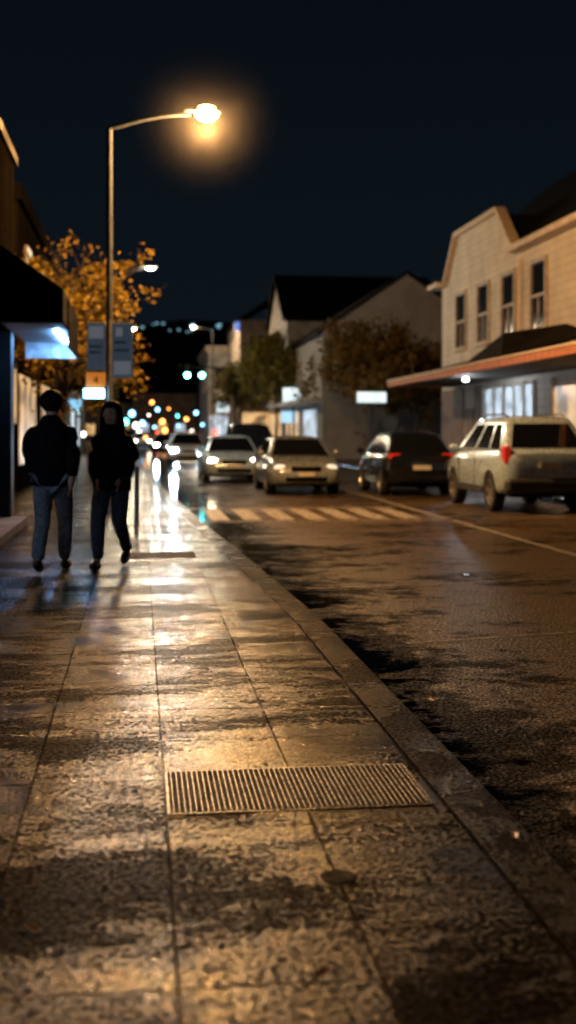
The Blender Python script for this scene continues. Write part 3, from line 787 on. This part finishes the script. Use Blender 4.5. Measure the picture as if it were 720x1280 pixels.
SPEC={
 'sedan':dict(st=[(-2.30,.60,.46,.84),(-2.26,.76,.36,.93),(-2.14,.84,.28,1.0),(-1.9,.88,.23,1.02),(-1.35,.90,.21,1.00),(0,.91,.20,.95),(1.0,.90,.21,.93),(1.5,.89,.22,.88),(1.9,.865,.23,.80),(2.12,.81,.25,.73),(2.24,.73,.28,.65),(2.30,.62,.34,.56)],
   gh=dict(yf=1.18,yr=-1.78,rf=.38,rr=-.90,zb=.93,zr=1.38,wb=.82,wr=.60),r=.32,ax=(1.38,-1.32),zl=.66,zt=.84,yl=2.10,yt=-2.20,aw=.90),
 'suv':dict(st=[(-2.26,.62,.58,.98),(-2.22,.78,.46,1.10),(-2.10,.875,.38,1.17),(-1.75,.915,.33,1.20),(0,.92,.32,1.16),(1.0,.915,.32,1.14),(1.55,.90,.33,1.07),(1.95,.865,.35,.98),(2.14,.80,.39,.86),(2.24,.70,.44,.74)],
   gh=dict(yf=1.30,yr=-2.14,rf=.38,rr=-1.60,zb=1.13,zr=1.78,wb=.86,wr=.63),r=.37,ax=(1.36,-1.34),zl=.84,zt=1.16,yl=2.06,yt=-2.14,aw=.915),
 'hatch':dict(st=[(-2.02,.62,.48,.88),(-1.98,.77,.36,.97),(-1.86,.84,.28,1.02),(-1.5,.875,.24,1.03),(0,.88,.21,.99),(.9,.87,.22,.96),(1.45,.86,.22,.89),(1.80,.82,.24,.80),(1.98,.74,.27,.70),(2.08,.62,.34,.58)],
   gh=dict(yf=1.15,yr=-1.92,rf=.36,rr=-1.34,zb=.96,zr=1.47,wb=.81,wr=.60),r=.31,ax=(1.25,-1.25),zl=.68,zt=.95,yl=1.90,yt=-1.92,aw=.875)}

def car(kind,paint,loc,rot,label,lights='off',clad=False):
    S=SPEC[kind]; root=empty('car',loc,label,"car","cars in the street",rot=rot)
    V,F=[],[]; n=0
    for (y,w,zb,zt) in S['st']:
        h=zt-zb
        half=[(0,zb),(w*.82,zb),(w*.94,zb+.04),(w*.985,zb+.12),(w,zb+h*.42),(w*.998,zb+h*.58),(w*.98,zb+h*.76),(w*.945,zb+h*.90),(w*.89,zt-.012),(w*.80,zt+.004),(w*.4,zt+.022),(0,zt+.028)]
        ring=[(x,y,z) for x,z in half]+[(-x,y,z) for x,z in half[-2:0:-1]]
        n=len(ring); V+=ring
    for i in range(len(S['st'])-1):
        for k in range(n):
            a=i*n+k;b=i*n+(k+1)%n;F.append((a,b,b+n,a+n))
    F.append(tuple(range(n)));F.append(tuple((len(S['st'])-1)*n+k for k in range(n)))
    body=mesh_obj('body_src',V,F,paint)
    r=S['r']; cut=[]
    for ay in S['ax']:
        c=lathe('cut',[(r+.055,-1.2),(r+.055,1.2)],M['black'],n=32,axis='X',loc=(0,ay,r),smooth=False); cut.append(c)
        m=body.modifiers.new('b','BOOLEAN'); m.operation='DIFFERENCE'; m.solver='EXACT'; m.object=c
    bpy.context.view_layer.update()
    me=evaluated_mesh(body); me.name='body'
    for p in me.polygons: p.use_smooth=True
    me.set_sharp_from_angle(angle=R(38))
    bpy.data.objects.remove(body)
    for c in cut: bpy.data.objects.remove(c)
    bo=bpy.data.objects.new('body',me); link(bo,root)
    y0=S['st'][0][0]; y1=S['st'][-1][0]
    box('underbody',-.64,.64,y0+.3,y1-.3,.20 if kind!='suv' else .3,.72,M['black'],root)
    G=S['gh']
    A=[(G['wb'],G['yf'],G['zb']),(G['wb'],G['yr'],G['zb']),(G['wr'],G['rr'],G['zr']),(G['wr'],G['rf'],G['zr'])]
    zc=G['zr']+.045; ym=(G['rf']+G['rr'])/2
    V=[]
    for s in (1,-1): V+=[(s*x,y,z) for x,y,z in A]
    V+=[(s*G['wr']*.55,y,zc) for s in (1,-1) for y in (G['rf']-.2,G['rr']+.2)]
    F=[(0,1,2,3),(4,7,6,5),(0,3,7,4),(1,5,6,2),(0,4,5,1),(3,2,9,8),(7,10,11,6),(3,8,10,7),(2,6,11,9),(8,9,11,10)]
    cb=mesh_obj('cabin',V,F,paint,root,smooth=False,bevel=.08,seg=5)
    for p in cb.data.polygons: p.use_smooth=True
    def quadpt(q,s,t):
        a,b,c,d=[Vector(x) for x in q]
        return a.lerp(b,s).lerp(d.lerp(c,s),t)
    def win(q,s0,s1,t0,t1,nm='window'):
        a,b,c,d=[Vector(x) for x in q]
        nrm=(b-a).cross(d-a).normalized()
        cen=(a+b+c+d)/4
        if nrm.dot(cen-Vector((0,ym,1.1)))<0: nrm=-nrm
        P=[quadpt(q,s0,t0),quadpt(q,s1,t0),quadpt(q,s1-.01,t1),quadpt(q,s0+.01,t1)]
        VV=[p+nrm*.007 for p in P]+[p-nrm*.02 for p in P]
        mesh_obj(nm,VV,[(0,1,2,3),(4,7,6,5),(0,4,5,1),(1,5,6,2),(2,6,7,3),(3,7,4,0)],M['glass'],root)
    Rr=A; Ll=[(-x,y,z) for x,y,z in A]
    for q in (Rr,Ll):
        if kind=='suv':
            win(q,.11,.40,.10,.82); win(q,.43,.69,.10,.82); win(q,.72,.91,.10,.82)
        else:
            win(q,.12,.47,.08,.82); win(q,.50,.86,.08,.82)
    win([Rr[0],Ll[0],Ll[3],Rr[3]],.06,.94,.04,.90,'windscreen')
    win([Rr[1],Ll[1],Ll[2],Rr[2]],.08,.92,.14 if kind!='sedan' else .06,.84,'rear_window')
    for ay in S['ax']:
        for s in (1,-1): wheel(root,s*(S['aw']-.115),ay,r,s)
    lm={'off':M['lens'],'warm':M['hlw'],'cool':M['hlc']}[lights]
    for s in (1,-1):
        ellipsoid('headlight',(s*.61,S['yl']-.0,S['zl']),(.17,.15,.085),lm,root,14,8)
        if kind=='suv': box('tail_light',s*.80-.06,s*.80+.06,S['yt']-.045,S['yt']+.2,.94,1.26,M['tail'],root,bevel=.03,seg=3)
        else: box('tail_light',s*.64-.14,s*.64+.14,S['yt']-.06,S['yt']+.15,S['zt']-.08,S['zt']+.06,M['tail'],root,bevel=.03,seg=3)
        ellipsoid('wing_mirror',(s*(G['wb']+.14),G['yf']-.35,G['zb']+.08),(.10,.05,.07),paint,root,12,8)
        each('door_handle',[(s*(S['aw']+.01)-.012,s*(S['aw']+.01)+.012,yy-.08,yy+.08,G['zb']-.18,G['zb']-.155) for yy in (.05,-.85)],paint,root)
    each('door_seam',[(s*S['aw']-.008,s*S['aw']+.0085,yy-.006,yy+.006,.44,G['zb']-.14) for yy in (.85,-.35) for s in (1,-1)],M['black'],root)
    box('grille',-.36,.36,y1-.06,y1+.012,S['zl']-.09,S['zl']+.03,M['black'],root,bevel=.015)
    box('front_intake',-.50,.50,y1-.10,y1+.018,.34,.44,M['black'],root,bevel=.015)
    box('number_plate',-.20,.20,y1+.0205,y1+.034,.46,.56,M['plate'],root)
    if kind=='suv':
        box('number_plate',-.22,.22,y0-.035,y0-.012,.84,.95,M['plate'],root)
        box('rear_bumper',-.86,.86,y0-.07,y0+.20,.38,.66,M['clad'],root,bevel=.09,seg=4)
        each('side_cladding',[(s*.915-.02,s*.915+.02,-.90,.93,.34,.48) for s in (1,-1)],M['clad'],root,bevel=.01)
        for s in (1,-1):
            tube_obj('roof_rail',[(s*.55,.20,1.82),(s*.57,.0,1.865),(s*.57,-1.2,1.865),(s*.55,-1.45,1.82)],[.018]*4,M['clad'],root,n=8)
    else:
        box('number_plate',-.22,.22,y0-.024,y0-.004,.62 if kind=='hatch' else .66,.73 if kind=='hatch' else .77,M['plate'],root)
        box('rear_bumper',-.76,.76,y0-.03,y0+.15,.32,.50,M['clad'] if clad else paint,root,bevel=.06,seg=3)
    return root
Z=-.12
car('suv',M['silver'],(7.58,23.8,Z),0,"silver estate car with grey bumper parked at kerb",clad=True)
car('hatch',M['navy'],(6.62,29.8,Z),0,"dark hatchback parked beyond silver estate car")
car('sedan',M['champ'],(3.95,30.7,Z),math.pi,"grey silver sedan facing crossing with dim headlights",'off')
car('sedan',M['silver'],(2.75,37.4,Z),math.pi,"pale silver sedan with lit headlights",'warm')
car('suv',M['navy'],(3.95,43.5,Z),math.pi,"dark off-road car waiting behind sedans")
car('hatch',M['white'],(2.15,56.5,Z),math.pi,"distant white hatchback with bright headlights",'cool')
car('sedan',M['navy'],(1.7,80,Z),math.pi,"distant dark sedan with bright headlights",'cool')
car('hatch',M['silver'],(.2,112,Z),math.pi,"distant silver hatchback with warm headlights",'warm')
car('suv',M['white'],(-1.2,128,Z),math.pi,"distant white off-road car with warm headlights",'warm')

# ------------------------------------------------------------------ people
def skin_mesh(name,nodes,edges,mat,parent,ysq=.78,sub=2,post=None):
    keys=list(nodes); idx={k:i for i,k in enumerate(keys)}
    me=bpy.data.meshes.new(name)
    me.from_pydata([(nodes[k][0],nodes[k][1]/ysq,nodes[k][2]) for k in keys],[(idx[a],idx[b]) for a,b in edges],[])
    o=bpy.data.objects.new(name,me); link(o)
    o.modifiers.new('Skin','SKIN')
    lay=me.skin_vertices[0].data
    for k in keys:
        r=nodes[k][3]; lay[idx[k]].radius=(r,r)
    lay[0].use_root=True
    s=o.modifiers.new('Sub','SUBSURF'); s.levels=sub; s.render_levels=sub
    bpy.context.view_layer.update()
    m2=evaluated_mesh(o); m2.name=name
    bpy.data.objects.remove(o)
    for v in m2.vertices:
        v.co.y*=ysq
        if post: v.co=post(v.co)
    m2.materials.clear(); m2.materials.append(mat)
    for p in m2.polygons: p.use_smooth=True; p.material_index=0
    o=bpy.data.objects.new(name,m2); link(o,parent)
    return o

def person(loc,rot,H,label,stride,fem,jm,tm,hands='side'):
    k=H/1.8
    root=empty('person',loc,label,"person","people walking",rot=rot)
    sh=.180 if not fem else .150
    # L foot forward planted flat, R foot behind with heel raised and toe on the ground
    ank={'L':(-.075,-stride*.55,.085),'R':(.080,stride*.60,.145)}
    kn={'L':(-.090,-stride*.38-.03,.51),'R':(.095,stride*.10-.08,.49)}
    nd={}
    nd['pel']=(0,0,.97,.095)
    nd['wai']=(0,0,1.12,.075); nd['che']=(0,-.02,1.28,.080); nd['uch']=(0,-.01,1.41,.060)
    nd['nek']=(0,-.0,1.52,.052); nd['jaw']=(0,-.018,1.585,.076); nd['hed']=(0,-.010,1.675,.104); nd['top']=(0,0,1.745,.088)
    nd['nos']=(0,-.114,1.655,.014)
    ed=[('pel','wai'),('wai','che'),('che','uch'),('uch','nek'),('nek','jaw'),('jaw','hed'),('hed','top'),('hed','nos')]
    arm={}
    for s,n in ((-1,'L'),(1,'R')):
        sw=(.18 if n=='L' else -.16)
        if hands=='pocket':
            A=[(s*sh,0,1.41,.048),(s*(sh+.080),.07,1.17,.040),(s*(sh+.02),-.06,.99,.032)]
            hand=(s*(sh-.03),-.115,.94)
        else:
            A=[(s*sh,0,1.41,.048),(s*(sh+.055),.04+sw*.35,1.16,.042),(s*(sh+.040),-.03+sw*.85,.94,.033)]
            hand=(s*(sh+.030),-.05+sw,.87)
        arm[n]=(A,hand)
        for i,a in enumerate(A): nd[f'a{n}{i}']=a
        nd[f'h{n}']=(*hand,.036)
        ed+=[('uch',f'a{n}0'),(f'a{n}0',f'a{n}1'),(f'a{n}1',f'a{n}2'),(f'a{n}2',f'h{n}')]
        for f in range(4):
            yy=hand[1]-.03+.02*f; Lf=[.066,.076,.072,.056][f]
            nd[f'f{n}{f}a']=(hand[0]-s*.004,yy,hand[2]-.045,.010)
            nd[f'f{n}{f}b']=(hand[0]-s*.010,yy-.003,hand[2]-.045-Lf*.5,.0088)
            nd[f'f{n}{f}c']=(hand[0]-s*.024,yy-.008,hand[2]-.045-Lf,.0075)
            ed+=[(f'h{n}',f'f{n}{f}a'),(f'f{n}{f}a',f'f{n}{f}b'),(f'f{n}{f}b',f'f{n}{f}c')]
        nd[f't{n}a']=(hand[0]-s*.015,hand[1]-.045,hand[2]-.005,.011); nd[f't{n}b']=(hand[0]-s*.025,hand[1]-.062,hand[2]-.045,.009)
        ed+=[(f'h{n}',f't{n}a'),(f't{n}a',f't{n}b')]
        nd[f'hip{n}']=(s*.09,0,.92,.080); nd[f'k{n}']=(*kn[n],.055)
        c=Vector(kn[n]).lerp(Vector(ank[n]),.35); nd[f'c{n}']=(c.x,c.y+.02,c.z,.050)
        nd[f'an{n}']=(*ank[n],.034); nd[f'to{n}']=(ank[n][0]+s*.012,ank[n][1]-.15,.035,.026)
        ed+=[('pel',f'hip{n}'),(f'hip{n}',f'k{n}'),(f'k{n}',f'c{n}'),(f'c{n}',f'an{n}'),(f'an{n}',f'to{n}')]
    skin_mesh('body',{a:(b[0]*k,b[1]*k,b[2]*k,b[3]*k) for a,b in nd.items()},ed,M['skin'],root,ysq=.84)
    def crease(co):
        q=mnoise.noise(Vector((co.x*14,co.y*14,co.z*26))+Vector((H*3,0,0)))*.012
        return co+Vector((q,q*.6,0))
    T={'pel':(0,0,.98,.150)}; te=[]
    for s,n in ((-1,'L'),(1,'R')):
        T[f'h{n}']=(s*.094,0,.89,.112); T[f'm{n}']=tuple(Vector((s*.094,0,.90)).lerp(Vector(kn[n]),.5))+(.104,)
        T[f'k{n}']=(*kn[n],.084)
        c=Vector(kn[n]).lerp(Vector(ank[n]),.4); T[f'c{n}']=(c.x,c.y+.015,c.z,.078); a=ank[n]; T[f'a{n}']=(a[0],a[1]+.005,a[2]+.005,.064)
        te+=[('pel',f'h{n}'),(f'h{n}',f'm{n}'),(f'm{n}',f'k{n}'),(f'k{n}',f'c{n}'),(f'c{n}',f'a{n}')]
    skin_mesh('trousers',{a:(b[0]*k,b[1]*k,b[2]*k,b[3]*k) for a,b in T.items()},te,tm,root,ysq=.88,post=crease)
    def folds(co):
        q=mnoise.noise(Vector((co.x*8,co.y*8,co.z*12))+Vector((H*7,0,0)))*.022+mnoise.noise(co*22)*.010
        return co+Vector((co.x,co.y,0)).normalized()*q if (co.x or co.y) else co
    V,F=[],[]
    rings=[(.80 if fem else .84,.215,.150),(.88,.218,.155),(.97,.212,.152),(1.10,.200,.145),(1.20,.205,.150),(1.30,.215,.155),(1.38,.212,.145),(1.435,.175,.125),(1.475,.120,.105),(1.52,.090,.092),(1.56,.086,.088)]
    nn=28
    for (z,rx,ry) in rings:
        for q in range(nn):
            t=2*math.pi*q/nn; V.append(Vector((rx*math.cos(t),ry*math.sin(t)+.005,z)))
    for i in range(len(rings)-1):
        for q in range(nn):
            a=i*nn+q;b=i*nn+(q+1)%nn;F.append((a,b,b+nn,a+nn))
    F.append(tuple(reversed(range(nn)))); F.append(tuple((len(rings)-1)*nn+q for q in range(nn)))
    for n,s in (('L',-1),('R',1)):
        A,hd=arm[n]
        p0=Vector(A[0][:3]); p1=Vector(A[1][:3]); p2=Vector(A[2][:3])
        pts=[p0+Vector((-s*.07,0,-.03)),p0+Vector((0,0,-.035)),p0.lerp(p1,.35)+Vector((s*.012,0,0)),p0.lerp(p1,.7),p1,p1.lerp(p2,.35),p1.lerp(p2,.7),p2]
        rr=[.070,.088,.086,.080,.076,.070,.066,.058]
        if hands=='pocket':
            hv=Vector(hd); pts.append(Vector((hv.x,hv.y,hv.z-.05))); rr.append(.064)
        tube(V,F,pts,rr,14)
    me=bpy.data.meshes.new('jacket')
    me.from_pydata([tuple(folds(Vector(v))*k) for v in V],[],F); me.materials.append(jm)
    bm=bmesh.new(); bm.from_mesh(me); bmesh.ops.recalc_face_normals(bm,faces=bm.faces); bm.to_mesh(me); bm.free()
    for p in me.polygons: p.use_smooth=True
    jo=bpy.data.objects.new('jacket',me); link(jo,root)
    sm=jo.modifiers.new('sub','SUBSURF'); sm.levels=1; sm.render_levels=1
    for n in 'LR':
        a=ank[n]
        S={'h':(a[0],a[1]+.045,.050,.052),'m':(a[0],a[1]-.04,.050,.055),'t':(a[0]+(.01 if n=='R' else -.01),a[1]-.170,.044,.045)}
        lift=a[2]-.085
        S={q:(b[0]*k,b[1]*k,(b[2]+(lift if q!='t' else 0))*k,b[3]*k) for q,b in S.items()}
        skin_mesh('shoe',S,[('h','m'),('m','t')],M['shoe'],root,ysq=1.0)
    bm=bmesh.new(); bmesh.ops.create_uvsphere(bm,u_segments=36,v_segments=26,radius=1)
    dl=[]
    for v in bm.verts:
        x,y,z=v.co; hr=max(1e-4,math.hypot(x,y))
        if fem:
            nx,ny,nz=x*.116,y*.120+.012,z*.120
            if z<0:
                nx=x/hr*(.116+.040*(-z)); ny=y/hr*(.120+.035*(-z))+.012; nz=z*.33
            if y/hr<-.30 and z<.34 and abs(x)<.85 and y<-.2: dl.append(v)
            elif z<-.95: dl.append(v)
        else:
            nx,ny,nz=x*.114,y*.118+.012,z*.118
            if (y<-.40 and z<.45) or (y<-.05 and z<-.15) or z<-.86: dl.append(v)
            if z<-.2: nx*=1+.25*(z+.2); ny*=1+.25*(z+.2)
        q=1+.06*mnoise.noise(Vector((x*4,y*4,z*2)))
        v.co=Vector((nx*q*k,ny*q*k,(1.685+nz)*k))
    bmesh.ops.delete(bm,geom=dl,context='VERTS')
    me=bpy.data.meshes.new('hair'); bm.to_mesh(me); bm.free(); me.materials.append(M['hair'])
    for p in me.polygons: p.use_smooth=True
    ho=bpy.data.objects.new('hair',me); link(ho,root); so=ho.modifiers.new('s','SOLIDIFY'); so.thickness=.012; so.offset=-.5
    for s in (1,-1):
        ellipsoid('eye',(s*.031*k,-.090*k,1.675*k),(.012*k,.008*k,.007*k),M['eye'],root,10,6)
        ellipsoid('ear',(s*.094*k,-.01,1.66*k),(.010*k,.022*k,.032*k),M['skin'],root,10,6)
    ellipsoid('mouth',(0,-.082*k,1.60*k),(.024*k,.010*k,.007*k),M['lip'],root,10,6)
    return root
person((-.87,12.15,0),math.pi-.12,1.82,"person in dark jacket and blue jeans walking away on wet pavement",.52,False,M['jacket'],M['jeans'])
person((-.29,12.55,0),-.28,1.72,"person with long dark hair in dark coat walking on wet pavement",.50,True,M['jacketb'],M['jeansd'],hands='pocket')

# ------------------------------------------------------------------ world
W=bpy.data.worlds.new('World'); scene.world=W; W.use_nodes=True
nt=W.node_tree; bg=nt.nodes['Background']
tc=nt.nodes.new('ShaderNodeTexCoord'); sp=nt.nodes.new('ShaderNodeSeparateXYZ'); nt.links.new(tc.outputs['Generated'],sp.inputs[0])
cr=nt.nodes.new('ShaderNodeValToRGB'); nt.links.new(sp.outputs[2],cr.inputs[0]); nt.links.new(cr.outputs[0],bg.inputs[0])
cr.color_ramp.elements[0].position=0; cr.color_ramp.elements[0].color=(.0040,.0075,.0110,1)
cr.color_ramp.elements[1].position=.45; cr.color_ramp.elements[1].color=(.0018,.0032,.0056,1)
bg.inputs[1].default_value=1.0

# ------------------------------------------------------------------ camera
cd=bpy.data.cameras.new('camera'); cam=bpy.data.objects.new('camera',cd); link(cam)
cam.location=(0,0,1.4); cam.rotation_euler=(R(90),0,-math.atan(185/1500))
cd.sensor_width=36; cd.lens=1500/1280*36; cd.shift_y=-100/1280; cd.clip_end=4000; cd.clip_start=.05
cd.dof.use_dof=True; cd.dof.focus_distance=6.8; cd.dof.aperture_fstop=1.45
scene.camera=cam
